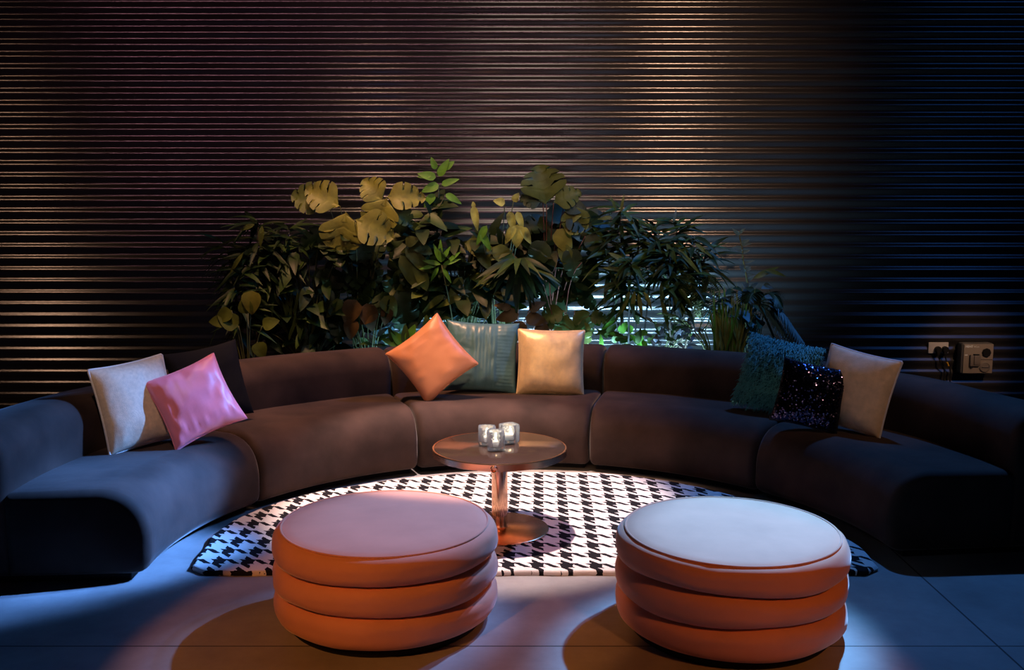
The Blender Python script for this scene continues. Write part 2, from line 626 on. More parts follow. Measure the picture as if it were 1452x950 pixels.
# ------------------------------------------------------------------ table
TX, TY, TH = -0.060, 4.575, 0.440
RZ = 0.0255
t = thing('coffee_table', 'round copper pedestal coffee table holding three glass candle holders, on the rug', 'table', (TX, TY, RZ))
bm = bmesh.new()
h = TH - RZ
add_lathe(bm, [(0.19, 0), (0.236, 0), (0.240, 0.003), (0.240, 0.007), (0.236, 0.010), (0.06, 0.016), (0.043, 0.021), (0.040, 0.03)], 72)
obj('base', bm, M['brushed_copper'], t, angle=35)
bm = bmesh.new()
add_lathe(bm, [(0.0385, 0.022), (0.0385, h - 0.034)], 48)
obj('column', bm, M['copper'], t, angle=35)
bm = bmesh.new()
add_lathe(bm, [(0.16, h - 0.036), (0.319, h - 0.036), (0.325, h - 0.033), (0.326, h - 0.004), (0.323, h - 0.0005), (0.317, h), (0.316, h - 0.004), (0.16, h - 0.005)], 96)
obj('rim', bm, M['brushed_copper'], t, angle=35)
bm = bmesh.new()
add_lathe(bm, [(0.3155, h - 0.004), (0.3155, h - 0.0006), (0.3145, h)], 96)
obj('tabletop', bm, M['table_top'], t, angle=35)
bm = bmesh.new()
add_tube(bm, [(-0.022 + 0.013 * math.cos(a), -0.331, h - 0.022 + 0.013 * math.sin(a)) for a in (2 * PI * k / 20 for k in range(20))], 0.004, 8, closed=True)
add_tube(bm, [(-0.022, -0.322, h - 0.009), (-0.022, -0.333, h - 0.009)], 0.005, 8)
obj('ring_catch', bm, M['copper'], t)


def candle_holder(x, y, rot, label):
    t = thing('candle_holder', label, 'candle holder', (x, y, TH), (0, 0, rot), 'glass candle holders on the coffee table')
    bm = bmesh.new()
    n = 40

    def ring(r, z, e):
        out = []
        for i in range(n):
            a = 2 * PI * i / n
            c, s = math.cos(a), math.sin(a)
            k = (abs(c) ** e + abs(s) ** e) ** (-1 / e)
            out.append(bm.verts.new((r * k * c, r * k * s, z)))
        return out
    rr = [ring(0.034, 0.0, 4.5), ring(0.040, 0.004, 5), ring(0.0425, 0.014, 5.5), ring(0.0430, 0.060, 5.5), ring(0.0425, 0.088, 5), ring(0.040, 0.092, 4.5),
          ring(0.032, 0.091, 2.4), ring(0.0300, 0.086, 2.2), ring(0.0285, 0.03, 2.0), ring(0.025, 0.017, 2.0), ring(0.012, 0.014, 2.0)]
    for A, B in zip(rr, rr[1:]):
        for i in range(n):
            bm.faces.new((A[i], A[(i + 1) % n], B[(i + 1) % n], B[i]))
    bm.faces.new(list(reversed(rr[0])))
    bm.faces.new(rr[-1])
    obj('glass_body', bm, M['glass'], t, angle=50)
    bm = bmesh.new()
    add_lathe(bm, [(0.0215, 0.0185), (0.0225, 0.022), (0.0225, 0.040), (0.020, 0.043), (0.008, 0.041), (0.002, 0.041)], 28)
    cd = obj('candle', bm, M['wax'], t)
    bm = bmesh.new()
    add_lathe(bm, [(0.001, 0.043), (0.0045, 0.047), (0.0060, 0.053), (0.0045, 0.062), (0.002, 0.070), (0.0004, 0.075)], 14)
    obj('flame', bm, M['flame'], cd)


candle_holder(-0.122, 4.615, 0.05, 'clear glass candle holder on the left of the trio on the copper table')
candle_holder(-0.078, 4.520, 0.10, 'clear glass candle holder standing in front of the other two')
candle_holder(-0.014, 4.660, 0.55, 'clear glass candle holder on the right of the trio, turned cornerwise')


# ------------------------------------------------------------------ cushions
def pillow_pt(u, v, W, H, T, side, cv, seed, wr, extra):
    x = W / 2 * u * (1 - cv * (1 - v * v) * abs(u) ** 3)
    z = H / 2 * v * (1 - cv * (1 - u * u) * abs(v) ** 3)
    f = max((1 - u ** 4) * (1 - v ** 4), 0)
    th = T / 2 * f ** 0.55 * (0.78 + 0.22 * (1 - u * u) * (1 - v * v))
    q = Vector((u * 2 + seed, v * 2, side * 3.0))
    edge = max(abs(u), abs(v))
    w = noise.noise(q * 0.9) * 0.010 + wr * noise.noise(Vector((u * 7 + seed, v * 3.2, side))) * (0.3 + edge)
    th += w * f ** 0.5
    if extra:
        th += extra(u, v) * f ** 0.5
    return Vector((x, side * max(th, 0.0), z))


def cushion(name, label, px, r, yaw, roll, tilt, W, H, T, mt, cv=0.07, wr=0.005, seed=0, piping=None, pr=0.005, extra=None, n=30, group='cushions along the curved sofa', sink=0.012, zoff=None):
    t = thing(name, label, 'cushion', group=group)
    bm = bmesh.new()
    grids = {}
    for side in (-1, 1):
        for i in range(n + 1):
            for j in range(n + 1):
                # denser towards the edges
                u = math.sin((i / n * 2 - 1) * PI / 2 * 0.98) / math.sin(PI / 2 * 0.98)
                v = math.sin((j / n * 2 - 1) * PI / 2 * 0.98) / math.sin(PI / 2 * 0.98)
                if extra and side == -1 and n > 40:
                    u, v = i / n * 2 - 1, j / n * 2 - 1
                border = i in (0, n) or j in (0, n)
                if border and side == 1:
                    grids[(1, i, j)] = grids[(-1, i, j)]
                    continue
                grids[(side, i, j)] = bm.verts.new(pillow_pt(u, v, W, H, T, side, cv, seed, wr, extra if side == -1 else None))
        for i in range(n):
            for j in range(n):
                f = [grids[(side, i, j)], grids[(side, i + 1, j)], grids[(side, i + 1, j + 1)], grids[(side, i, j + 1)]]
                bm.faces.new(f if side == -1 else list(reversed(f)))
    bmesh.ops.recalc_face_normals(bm, faces=bm.faces)
    loop = [grids[(-1, i, 0)].co.copy() for i in range(n)] + [grids[(-1, n, j)].co.copy() for j in range(n)] + [grids[(-1, n - i, n)].co.copy() for i in range(n)] + [grids[(-1, 0, n - j)].co.copy() for j in range(n)]
    Mr = Matrix.Rotation(R(yaw), 4, 'Z') @ Matrix.Rotation(R(-tilt), 4, 'X') @ Matrix.Rotation(R(roll), 4, 'Y')
    zmin = min((Mr @ v.co).z for v in bm.verts)
    obj('cover', bm, mt, t, angle=180)
    if piping:
        bm = bmesh.new()
        lp = []
        for k, p in enumerate(loop):
            if not lp or (p - lp[-1]).length > 0.006:
                lp.append(p)
        add_tube(bm, lp, pr, 7, closed=True)
        obj('piping', bm, piping, t, angle=180)
    p = col_at_r(px, r, 0.6)
    seat_z = 0.402
    t.matrix_world = Matrix.Translation((p.x, p.y, seat_z - sink - zmin if zoff is None else zoff)) @ Mr
    return t


cushion('cushion', 'black velvet cushion half hidden behind the pink satin cushion', 297, 2.09, 42, -6, 14, 0.43, 0.43, 0.12, M['black'], seed=3)
cushion('cushion', 'cream velvet cushion with pale piping, leftmost on the sofa', 194, 2.06, 48, -5, 14, 0.39, 0.43, 0.15, M['cream'], seed=1, piping=M['cream_piping'], pr=0.0065, cv=0.05)
cushion('cushion', 'shiny pink satin cushion leaning in front of the cream one', 277, 1.83, 26, -20, 24, 0.385, 0.385, 0.15, M['pink'], seed=8, wr=0.011, piping=M['pink'], pr=0.003, cv=0.09)


def pleat(u, v):
    if u > 0.40:
        return 0.0013 * math.sin(v * 62 + 2.5 * noise.noise(Vector((u * 2, v * 3, 1))))
    if u > -0.28:
        return 0.0011 * math.sin(u * 62 + 2.0 * noise.noise(Vector((u * 3, v * 2, 5)))) + 0.005
    return 0.004 * noise.noise(Vector((u * 3, v * 9, 3)))


cushion('cushion', 'pleated teal silk cushion behind the orange cushion', 683, 2.10, 2, 3, 13, 0.47, 0.46, 0.13, M['teal'], seed=5, extra=pleat, n=64, cv=0.06)
cushion('cushion', 'apricot orange satin cushion standing on one corner', 613, 1.93, 6, 52, 14, 0.41, 0.41, 0.15, M['orange'], seed=6, wr=0.008, piping=M['orange'], pr=0.003, cv=0.09, sink=0.03)
cushion('cushion', 'shimmering pale gold cushion right of the teal one', 781, 2.05, -2, 1, 13, 0.43, 0.42, 0.16, M['gold'], seed=7, piping=M['gold'], pr=0.0035, cv=0.05)
furc = cushion('cushion', 'shaggy teal fur cushion behind the sequin cushion', 1104, 2.04, -36, 8, 17, 0.44, 0.42, 0.14, M['fur_under'], seed=9)
seqc = cushion('cushion', 'small navy black sequin cushion with glinting spangles', 1149, 1.83, -22, 9, 20, 0.36, 0.36, 0.13, M['sequin_cloth'], seed=11)
cushion('cushion', 'tan velvet cushion with silvery piping, rightmost on the sofa', 1212, 2.0, -44, 8, 14, 0.40, 0.42, 0.15, M['tan'], seed=12, piping=M['tan_piping'], pr=0.006, cv=0.05)

# shaggy fur strands
rnd = random.Random(21)
bm = bmesh.new()
for k in range(7000):
    side = -1 if rnd.random() < 0.75 else 1
    u, v = rnd.uniform(-1, 1), rnd.uniform(-1, 1)
    p = pillow_pt(u, v, 0.44, 0.43, 0.14, side, 0.07, 9, 0.005, None)
    nrm = Vector((u * 0.5, side * 0.9, v * 0.4 + 0.1)).normalized()
    ln = rnd.uniform(0.022, 0.048)
    down = Vector((rnd.uniform(-0.5, 0.5), 0, -0.9 + rnd.uniform(-0.4, 0.5)))
    p1 = p + nrm * ln * 0.55 + down * ln * 0.15
    p2 = p1 + nrm * ln * 0.15 + down * ln * 0.65
    sd = nrm.cross(down).normalized() * rnd.uniform(0.0012, 0.0024)
    a, b_, c, d, e = bm.verts.new(p - sd), bm.verts.new(p + sd), bm.verts.new(p1 + sd), bm.verts.new(p1 - sd), bm.verts.new(p2)
    bm.faces.new((a, b_, c, d))
    bm.faces.new((d, c, e))
fo = obj('fur', bm, M['fur'], furc, angle=180)
fo['kind'] = 'stuff'

# sequins
bm = bmesh.new()
rnd = random.Random(5)
nn = 44
for i in range(nn):
    for j in range(nn):
        u, v = (i + 0.5 + 0.5 * (j % 2)) / (nn + 0.5) * 1.9 - 0.95, (j + 0.5) / nn * 1.9 - 0.95
        p = pillow_pt(u, v, 0.36, 0.36, 0.13, -1, 0.07, 11, 0.005, None)
        p2 = pillow_pt(u + 0.01, v, 0.36, 0.36, 0.13, -1, 0.07, 11, 0.005, None)
        p3 = pillow_pt(u, v + 0.01, 0.36, 0.36, 0.13, -1, 0.07, 11, 0.005, None)
        nrm = (p2 - p).cross(p3 - p)
        if nrm.length < 1e-12:
            continue
        nrm.normalize()
        if nrm.y > 0:
            nrm = -nrm
        nrm = (nrm + Vector((rnd.gauss(0, 0.16), rnd.gauss(0, 0.10), rnd.gauss(0, 0.16)))).normalized()
        a = nrm.orthogonal().normalized()
        b_ = nrm.cross(a)
        c = p + nrm * 0.002 + Vector((0, -0.0015, 0))
        vs = [bm.verts.new(c + (a * math.cos(q) + b_ * math.sin(q)) * 0.0043) for q in (2 * PI * k / 7 for k in range(7))]
        bm.faces.new(vs)
so = obj('sequins', bm, M['sequin'], seqc, smooth=False)
so['kind'] = 'stuff'


# ------------------------------------------------------------------ plants
def width(shape, t):
    if shape == 'lance':
        return (math.sin(PI * t ** 0.75)) ** 0.9 if t < 1 else 0
    if shape == 'ovate':
        return math.sin(PI * min(1, t ** 0.62)) ** 0.75 if 0 < t < 1 else 0
    if shape == 'oblong':
        return min(1, 2.6 * t ** 0.6) * (1 - max(0, (t - 0.55) / 0.45) ** 2.2) if t < 1 else 0
    if shape == 'heart':
        return (1 - t) ** 0.55 * (0.55 + 0.9 * t) * 1.15 if t < 1 else 0
    if shape == 'split':
        w = math.sin(PI * min(1, t ** 0.6)) ** 0.6 if 0 < t < 1 else 0
        ph = (t * 4.4 + 0.3) % 1.0
        return w * (1.0 if ph < 0.80 or t < 0.15 else 0.50)
    return 0


def clampv(p):
    p = p.copy()
    if p.y > WALL_Y - 0.035:
        p.y = WALL_Y - 0.035 - 0.02 * (1 - math.exp(-(p.y - WALL_Y + 0.035) * 5))
    d = Vector((p.x - SC.x, p.y - SC.y))
    if p.z < 0.70 and 1.9 < d.length < 2.62 and p.y > 4.3:
        d = d.normalized() * 2.62
        p.x, p.y = SC.x + d.x, SC.y + d.y
    return p


def leaf(bm, base, dirn, nrm, ln, wd, shape='ovate', droop=0.2, fold=0.25, mi=0, curl=0.0):
    base, dirn = Vector(base), Vector(dirn).normalized()
    nrm = Vector(nrm)
    nrm = (nrm - dirn * nrm.dot(dirn))
    if nrm.length < 1e-4:
        nrm = dirn.orthogonal()
    nrm.normalize()
    side = dirn.cross(nrm)
    n = 30 if shape == 'split' else (7 if shape == 'lance' else 9)
    back = 0.14 * ln if shape in ('split', 'heart') else 0
    rows = []
    for k in range(n + 1):
        t = k / n
        w = width(shape, t) * wd / 2
        tt = t
        spine = base + dirn * ln * tt - nrm * droop * ln * tt * tt
        row = []
        for s in (-1, -0.5, 0, 0.5, 1):
            p = spine + side * w * s + nrm * (abs(s) * fold * w - curl * s * s * w)
            if back:
                p -= dirn * back * abs(s) ** 1.5 * (1 - t) ** 2
                if shape == 'split':
                    p += dirn * abs(s) * wd * 0.34 * (1 - 0.8 * t)
            if abs(s) == 0.5 and shape == 'split':
                p = spine + side * min(w, wd * 0.19) * s * 1.6 + nrm * (0.5 * fold * w)
                p += dirn * wd * 0.10 * (1 - 0.8 * t)
            row.append(bm.verts.new(clampv(p)))
        rows.append(row)
    for A, B in zip(rows, rows[1:]):
        for i in range(4):
            f = bm.faces.new((A[i], A[i + 1], B[i + 1], B[i]))
            f.material_index = mi


def frond(bm, sb, base, dirn, ln, droop, nl=22, ll=0.16, wd=0.018, mi=0, up=Vector((0, 0, 1))):
    base, dirn = Vector(base), Vector(dirn).normalized()
    pts = [base + dirn * ln * t + Vector((0, 0, -droop * ln * t * t)) for t in (k / 14 for k in range(15))]
    pts = [clampv(p) for p in pts]
    add_tube(sb, pts, [0.004 * (1 - 0.7 * k / 14) for k in range(15)], 5)
    for k in range(nl):
        t = 0.18 + 0.82 * k / (nl - 1)
        f = t * 14
        i = min(int(f), 13)
        p = pts[i].lerp(pts[i + 1], f - i)
        tg = (pts[i + 1] - pts[i]).normalized()
        sd = tg.cross(up)
        if sd.length < 0.05:
            sd = Vector((1, 0, 0))
        sd.normalize()
        l2 = ll * math.sin(PI * (0.12 + 0.83 * t)) ** 0.7
        for s in (-1, 1):
            leaf(bm, p, tg * 0.75 + sd * s + Vector((0, 0, 0.1)), sd.cross(tg) + Vector((0, -0.3, 0.3)), l2, wd, 'lance', 0.35, 0.3, mi)


GREENS = []


def plant(label, X, Y, mats, build, stem_mat='stem', pot=True, cat='plant', pr=0.12, name='potted_plant'):
    t = thing(name, label, cat, (X, Y, 0), group='plants behind the sofa')
    bm = bmesh.new()
    add_lathe(bm, [(pr * 0.72, 0.0), (pr * 0.78, 0.01), (pr, 0.25), (pr * 1.03, 0.26), (pr * 1.03, 0.285), (pr * 0.93, 0.285), (pr * 0.92, 0.262)], 28, cap1=False)
    obj('planter', bm, M['pot'], t)
    bm = bmesh.new()
    add_lathe(bm, [(pr * 0.90, 0.235), (pr * 0.91, 0.262), (pr * 0.5, 0.268), (0.01, 0.27)], 20)
    obj('soil', bm, M['soil'], t)
    fb_, sb = bmesh.new(), bmesh.new()
    build(fb_, sb, random.Random(hash_str(label)), Vector((X, Y, 0.265)))
    for b_ in (fb_, sb):
        bmesh.ops.translate(b_, vec=(-X, -Y, 0), verts=b_.verts)
    obj('foliage', fb_, [L[m_] for m_ in mats], t, angle=180)
    if len(sb.verts):
        obj('stem', sb, M[stem_mat], t, angle=180)
    else:
        sb.free()
    return t


def hash_str(s):
    v = 0
    for ch in s:
        v = (v * 131 + ord(ch)) % 1000003
    return v


FRONT = Vector((0, -1, 0.35))


def cane_cluster(fb_, sb, rnd, root, tops, nlv=11, ln=(0.16, 0.26), wd=0.03, mi=(0,), node=3, gap=0.17, droop=0.45, spread=1.0):
    """thin canes, each with whorls of lance leaves at several nodes"""
    for (tx, ty, tz) in tops:
        b0 = root + Vector((rnd.uniform(-0.05, 0.05), rnd.uniform(-0.05, 0.05), 0))
        top = Vector((tx, ty, tz))
        mid = b0.lerp(top, 0.55) + Vector((rnd.uniform(-0.04, 0.04), rnd.uniform(-0.04, 0.02), 0.08))
        pts = bez(b0, mid, top, 10)
        add_tube(sb, pts, [0.009 - 0.0045 * k / 10 for k in range(11)], 6)
        for q in range(node):
            zc = top - Vector((0, 0, gap * q)) + Vector((rnd.uniform(-0.02, 0.02), 0, 0))
            f = max(0.0, 1 - gap * q / max(0.3, (top - b0).length))
            i = min(int(f * 10), 9)
            zc = pts[i].lerp(pts[i + 1], f * 10 - i)
            for k in range(nlv):
                a = rnd.uniform(0, 2 * PI)
                el = rnd.uniform(-0.35, 0.95) if q == 0 else rnd.uniform(-0.6, 0.5)
                d = Vector((math.cos(a) * spread, math.sin(a) * 0.8 - 0.25, el))
                leaf(fb_, zc + Vector((0, 0, rnd.uniform(-0.05, 0.05))), d, Vector((0, -0.5, 1)) + Vector((rnd.gauss(0, .3), 0, 0)), rnd.uniform(*ln), wd * rnd.uniform(0.8, 1.25), 'lance', droop * rnd.uniform(0.4, 1.4), 0.25, rnd.choice(mi))


def broad_bush(fb_, sb, rnd, root, pts, shape='ovate', ln=(0.14, 0.22), ratio=0.5, mi=(0,), droop=0.3, jitter=0.03, petiole=True):
    """one leaf per listed point: the leaf hangs out from the point, a petiole runs to the root"""
    for p in pts:
        p = Vector(p)
        out = Vector((p.x - root.x, -0.25 - abs(rnd.gauss(0, 0.15)), rnd.uniform(-0.5, 0.25)))
        if out.length < 0.01:
            out = Vector((0.1, -0.3, 0))
        out = out.normalized() + Vector((rnd.gauss(0, 0.5), -0.2, rnd.gauss(-0.15, 0.3)))
        l_ = rnd.uniform(*ln)
        leaf(fb_, p, out, Vector((rnd.gauss(0, 0.3), -0.75, 0.75)), l_, l_ * ratio * rnd.uniform(0.85, 1.15), shape, droop * rnd.uniform(0.4, 1.3), 0.18, rnd.choice(mi))
        if petiole:
            b0 = root + Vector((rnd.uniform(-0.04, 0.04), rnd.uniform(-0.04, 0.04), 0))
            mid = Vector((root.x + (p.x - root.x) * 0.3, root.y + (p.y - root.y) * 0.3, p.z * 0.8 + root.z * 0.2))
            add_tube(sb, bez(b0, mid, p, 7), [0.005 - 0.0025 * k / 7 for k in range(8)], 5)


def hero(fb_, sb, root, px, py, Y, ang, ln, wd, shape, mi, droop=0.15, nrm=(0, -1, 0.35), fold=0.15, dy=-0.15, petiole=True, curl=0.0):
    """a prominent leaf: base at the given place, tip pointing at ang degrees (0 = right, 90 = up)"""
    p = pt(px, py, Y)
    d = Vector((math.cos(R(ang)), dy, math.sin(R(ang))))
    leaf(fb_, p, d, nrm, ln, wd, shape, droop, fold, mi, curl)
    if petiole:
        mid = Vector((root.x * 0.6 + p.x * 0.4, root.y, p.z * 0.75 + root.z * 0.25))
        add_tube(sb, bez(root, mid, p, 9), [0.006 - 0.003 * k / 9 for k in range(10)], 5)


def cloud(rnd, n, px0, px1, py0, py1, y0, y1):
    return [pt(rnd.uniform(px0, px1), rnd.uniform(py0, py1), rnd.uniform(y0, y1)) for _ in range(n)]


# 1 far left palm with drooping narrow leaves
def b1(f, s, r, root):
    tops = [pt(366, 322, 6.75), pt(322, 352, 6.8), pt(345, 385, 6.65), pt(390, 350, 6.85), pt(410, 330, 6.9), pt(335, 412, 6.6)]
    cane_cluster(f, s, r, root, tops, 12, (0.17, 0.27), 0.034, (0, 0, 0, 1), 3, 0.15, 0.6)
    hero(f, s, root, 361, 318, 6.6, 200, 0.11, 0.035, 'lance', 2, petiole=False)
    hero(f, s, root, 372, 320, 6.6, 262, 0.15, 0.04, 'lance', 2, petiole=False)
    hero(f, s, root, 345, 358, 6.5, 235, 0.18, 0.03, 'lance', 2, petiole=False)


plant('dark narrow-leaved cane plant at the far left end of the greenery', -1.83, 6.70, ['deep', 'mid', 'olive'], b1, 'bark')


# 2 rubber plant with a few rounded leaves
def b2(f, s, r, root):
    for a in ((357, 412, 268, 0.16, 0.13, 1), (338, 462, 150, 0.15, 0.12, 0), (328, 440, 215, 0.13, 0.10, 0), (365, 485, 290, 0.12, 0.10, 0), (350, 445, 95, 0.12, 0.10, 0), (322, 455, 180, 0.12, 0.09, 0), (372, 462, 20, 0.12, 0.09, 0)):
        hero(f, s, root, a[0], a[1], 6.32, a[2], a[3], a[4], 'ovate', a[5])


plant('small rubber plant with a few rounded leaves low at the left', -1.76, 6.36, ['olive', 'yellow'], b2, 'stem', pr=0.10)


# 3 dark filler bush behind
def b3(f, s, r, root):
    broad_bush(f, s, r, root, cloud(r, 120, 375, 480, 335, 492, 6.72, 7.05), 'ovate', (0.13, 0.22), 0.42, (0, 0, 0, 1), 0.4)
    for k in range(16):
        p = pt(r.uniform(395, 450), r.uniform(430, 485), 6.75)
        leaf(f, p, Vector((r.uniform(-.5, .5), -.2, 1)), (0, -1, 0.2), r.uniform(.09, .16), 0.022, 'lance', 0.2, 0.3, 2)


plant('dark green bush with dense shadowed leaves beside the narrow-leaved cane plant', -1.45, 6.86, ['deep', 'mid', 'olive'], b3)


# 4 philodendron with large lobed yellow-lit leaves
def b4(f, s, r, root):
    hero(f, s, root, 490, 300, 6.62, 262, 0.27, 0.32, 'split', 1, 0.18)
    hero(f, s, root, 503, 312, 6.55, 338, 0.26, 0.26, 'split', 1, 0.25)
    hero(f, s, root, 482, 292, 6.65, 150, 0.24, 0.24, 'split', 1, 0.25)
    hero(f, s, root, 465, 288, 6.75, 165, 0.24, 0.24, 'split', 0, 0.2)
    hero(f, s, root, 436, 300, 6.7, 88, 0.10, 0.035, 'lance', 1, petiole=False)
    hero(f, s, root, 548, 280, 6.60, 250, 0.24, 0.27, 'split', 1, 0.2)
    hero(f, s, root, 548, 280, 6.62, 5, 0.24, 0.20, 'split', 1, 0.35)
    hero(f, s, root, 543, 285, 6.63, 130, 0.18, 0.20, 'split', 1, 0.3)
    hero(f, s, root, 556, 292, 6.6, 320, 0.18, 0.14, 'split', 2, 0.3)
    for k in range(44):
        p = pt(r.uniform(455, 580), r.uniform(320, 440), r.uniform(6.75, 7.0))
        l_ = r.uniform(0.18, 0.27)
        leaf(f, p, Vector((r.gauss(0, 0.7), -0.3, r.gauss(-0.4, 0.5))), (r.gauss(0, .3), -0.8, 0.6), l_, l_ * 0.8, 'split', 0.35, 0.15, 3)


plant('split-leaf philodendron with big yellow-green lit leaves at the upper left', -1.12, 6.92, ['olive', 'yellow', 'mid', 'deep'], b4)


# 5 low bronze leaves
def b5(f, s, r, root):
    for a in ((505, 425, 245, .2, .14, 0), (520, 430, 280, .2, .13, 0), (545, 420, 300, .16, .12, 1), (485, 425, 225, .17, .08, 1), (500, 452, 260, .15, .11, 0), (535, 440, 215, .16, .1, 0), (470, 430, 200, .16, .08, 2), (551, 436, 255, .13, .09, 0)):
        hero(f, s, root, a[0], a[1], 6.72, a[2], a[3], a[4], 'ovate', a[5], 0.25)
    for k in range(26):
        p = pt(r.uniform(455, 560), r.uniform(462, 492), r.uniform(6.75, 6.95))
        leaf(f, p, Vector((r.uniform(-1, 1), -.3, r.uniform(-.1, .9))), (0, -1, 0.4), r.uniform(.08, .15), r.uniform(.02, .05), 'lance', 0.3, 0.25, r.choice((2, 3, 3)))


plant('low plant with bronze-brown leaves left of the orange cushion', -1.02, 6.80, ['brown', 'olive', 'mid', 'blue'], b5, pr=0.09)


# 6 tall slender shrub, highest at the centre left
def b6(f, s, r, root):
    top = pt(622, 262, 6.85)
    add_tube(s, bez(root, Vector((root.x, root.y, 0.9)), top, 10), [0.01 - 0.006 * k / 10 for k in range(11)], 6)
    for a in ((622, 250, 60, .14, .06), (618, 252, 165, .13, .065), (622, 262, 200, .13, .07), (626, 262, 20, .13, .05), (630, 240, 40, .09, .05), (618, 240, 110, .09, .045), (612, 248, 185, .10, .05), (616, 275, 230, .12, .06), (632, 275, 330, .13, .05)):
        hero(f, s, root, a[0], a[1], 6.8, a[2], a[3], a[4], 'ovate', 0, 0.15, petiole=False)
    for k in range(54):
        z = r.uniform(0.95, 1.62)
        l_ = r.uniform(0.14, 0.24)
        a = r.uniform(0, 2 * PI)
        leaf(f, Vector((root.x + r.gauss(0, .07), 6.86 + r.gauss(0, 0.04), z)), Vector((math.cos(a), math.sin(a) * .6 - .4, r.uniform(-.5, .4))), (0, -.7, .8), l_, l_ * .45, 'ovate', 0.3, 0.15, r.choice((1, 1, 2)))
    for a in ((575, 350, 315, .25, .09), (568, 362, 300, .27, .10), (590, 370, 290, .22, .09), (584, 345, 335, .16, .08)):
        hero(f, s, root, a[0], a[1], 6.72, a[2], a[3], a[4], 'oblong', 3, 0.15)
    hero(f, s, root, 575, 345, 6.68, 20, .10, .08, 'ovate', 4, 0.1)


plant('tall slender shrub whose leafy tip is the highest point of the greenery', -0.55, 6.95, ['bright', 'deep', 'mid', 'olive', 'yellow'], b6)


# 7 dark broad-leaved plant in the centre
def b7(f, s, r, root):
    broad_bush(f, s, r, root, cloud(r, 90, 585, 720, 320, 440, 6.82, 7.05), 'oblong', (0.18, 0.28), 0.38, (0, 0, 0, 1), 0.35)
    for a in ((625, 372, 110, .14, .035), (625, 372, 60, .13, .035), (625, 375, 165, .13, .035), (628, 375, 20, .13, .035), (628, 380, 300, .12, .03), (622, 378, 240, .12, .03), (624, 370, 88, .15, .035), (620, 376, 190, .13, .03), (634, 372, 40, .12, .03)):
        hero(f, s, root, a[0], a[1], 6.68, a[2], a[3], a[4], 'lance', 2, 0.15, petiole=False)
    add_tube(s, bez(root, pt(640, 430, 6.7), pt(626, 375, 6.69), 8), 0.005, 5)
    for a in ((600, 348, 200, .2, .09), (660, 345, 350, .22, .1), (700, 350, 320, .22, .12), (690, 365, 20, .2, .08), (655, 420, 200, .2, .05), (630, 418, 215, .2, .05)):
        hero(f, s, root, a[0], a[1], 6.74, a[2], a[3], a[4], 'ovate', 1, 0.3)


plant('dark broad-leaved plant with a bright green rosette above the teal cushion', -0.36, 6.95, ['deep', 'olive', 'bright'], b7)


# 8 bright green peace lily low
def b8(f, s, r, root):
    for a in ((578, 488, 70, .15, .08, 0), (585, 486, 40, .14, .07, 0), (572, 488, 130, .13, .07, 0), (590, 488, 15, .15, .05, 0), (600, 490, 95, .13, .05, 1), (606, 470, 92, .12, .06, 1), (568, 489, 160, .14, .06, 0), (560, 486, 110, .12, .05, 1), (580, 490, 30, .15, .04, 2), (575, 487, 90, .14, .06, 1)):
        hero(f, s, root, a[0], a[1], 6.72, a[2], a[3], a[4], 'ovate', a[5], 0.15)


plant('bright green lily leaves sprouting low beside the orange cushion', -0.73, 6.80, ['bright', 'mid', 'yellow'], b8, pr=0.09)


# 9 teal-lit upright leaves
def b9(f, s, r, root):
    for a in ((640, 452, 65, .15, .06, 0), (637, 450, 130, .12, .06, 0), (643, 452, 30, .14, .05, 0), (655, 430, 20, .12, .06, 1), (660, 425, 60, .12, .05, 1), (672, 432, 100, .11, .05, 1), (648, 415, 10, .14, .03, 0), (668, 420, 160, .14, .03, 0)):
        hero(f, s, root, a[0], a[1], 6.85, a[2], a[3], a[4], 'ovate', a[5], 0.2)


plant('bluish green plant with upright leaves behind the teal cushion', -0.42, 6.86, ['blue', 'deep'], b9, pr=0.09)


# 10 croton with pale variegated leaves
def b10(f, s, r, root):
    for a in ((671, 292, 280, .17, .055, 0), (672, 294, 100, .04, .03, 0), (716, 288, 165, .08, .06, 0), (722, 300, 285, .14, .06, 0), (728, 286, 60, .07, .05, 0), (735, 318, 265, .16, .10, 0), (740, 322, 300, .13, .06, 0), (730, 320, 240, .14, .06, 0), (733, 300, 290, .13, .05, 0), (690, 320, 240, .15, .05, 1), (682, 330, 300, .14, .05, 1)):
        hero(f, s, root, a[0], a[1], 6.62, a[2], a[3], a[4], 'ovate', a[5], 0.2)
    for k in range(24):
        p = pt(r.uniform(675, 745), r.uniform(330, 400), r.uniform(6.8, 6.98))
        leaf(f, p, Vector((r.gauss(0, .6), -.4, r.gauss(-.2, .5))), (0, -.8, .6), r.uniform(.12, .2), r.uniform(.05, .08), 'ovate', 0.3, 0.15, 2)


plant('croton with pale speckled yellow leaves above the gold cushion', -0.10, 6.93, ['pale', 'bright', 'deep'], b10)


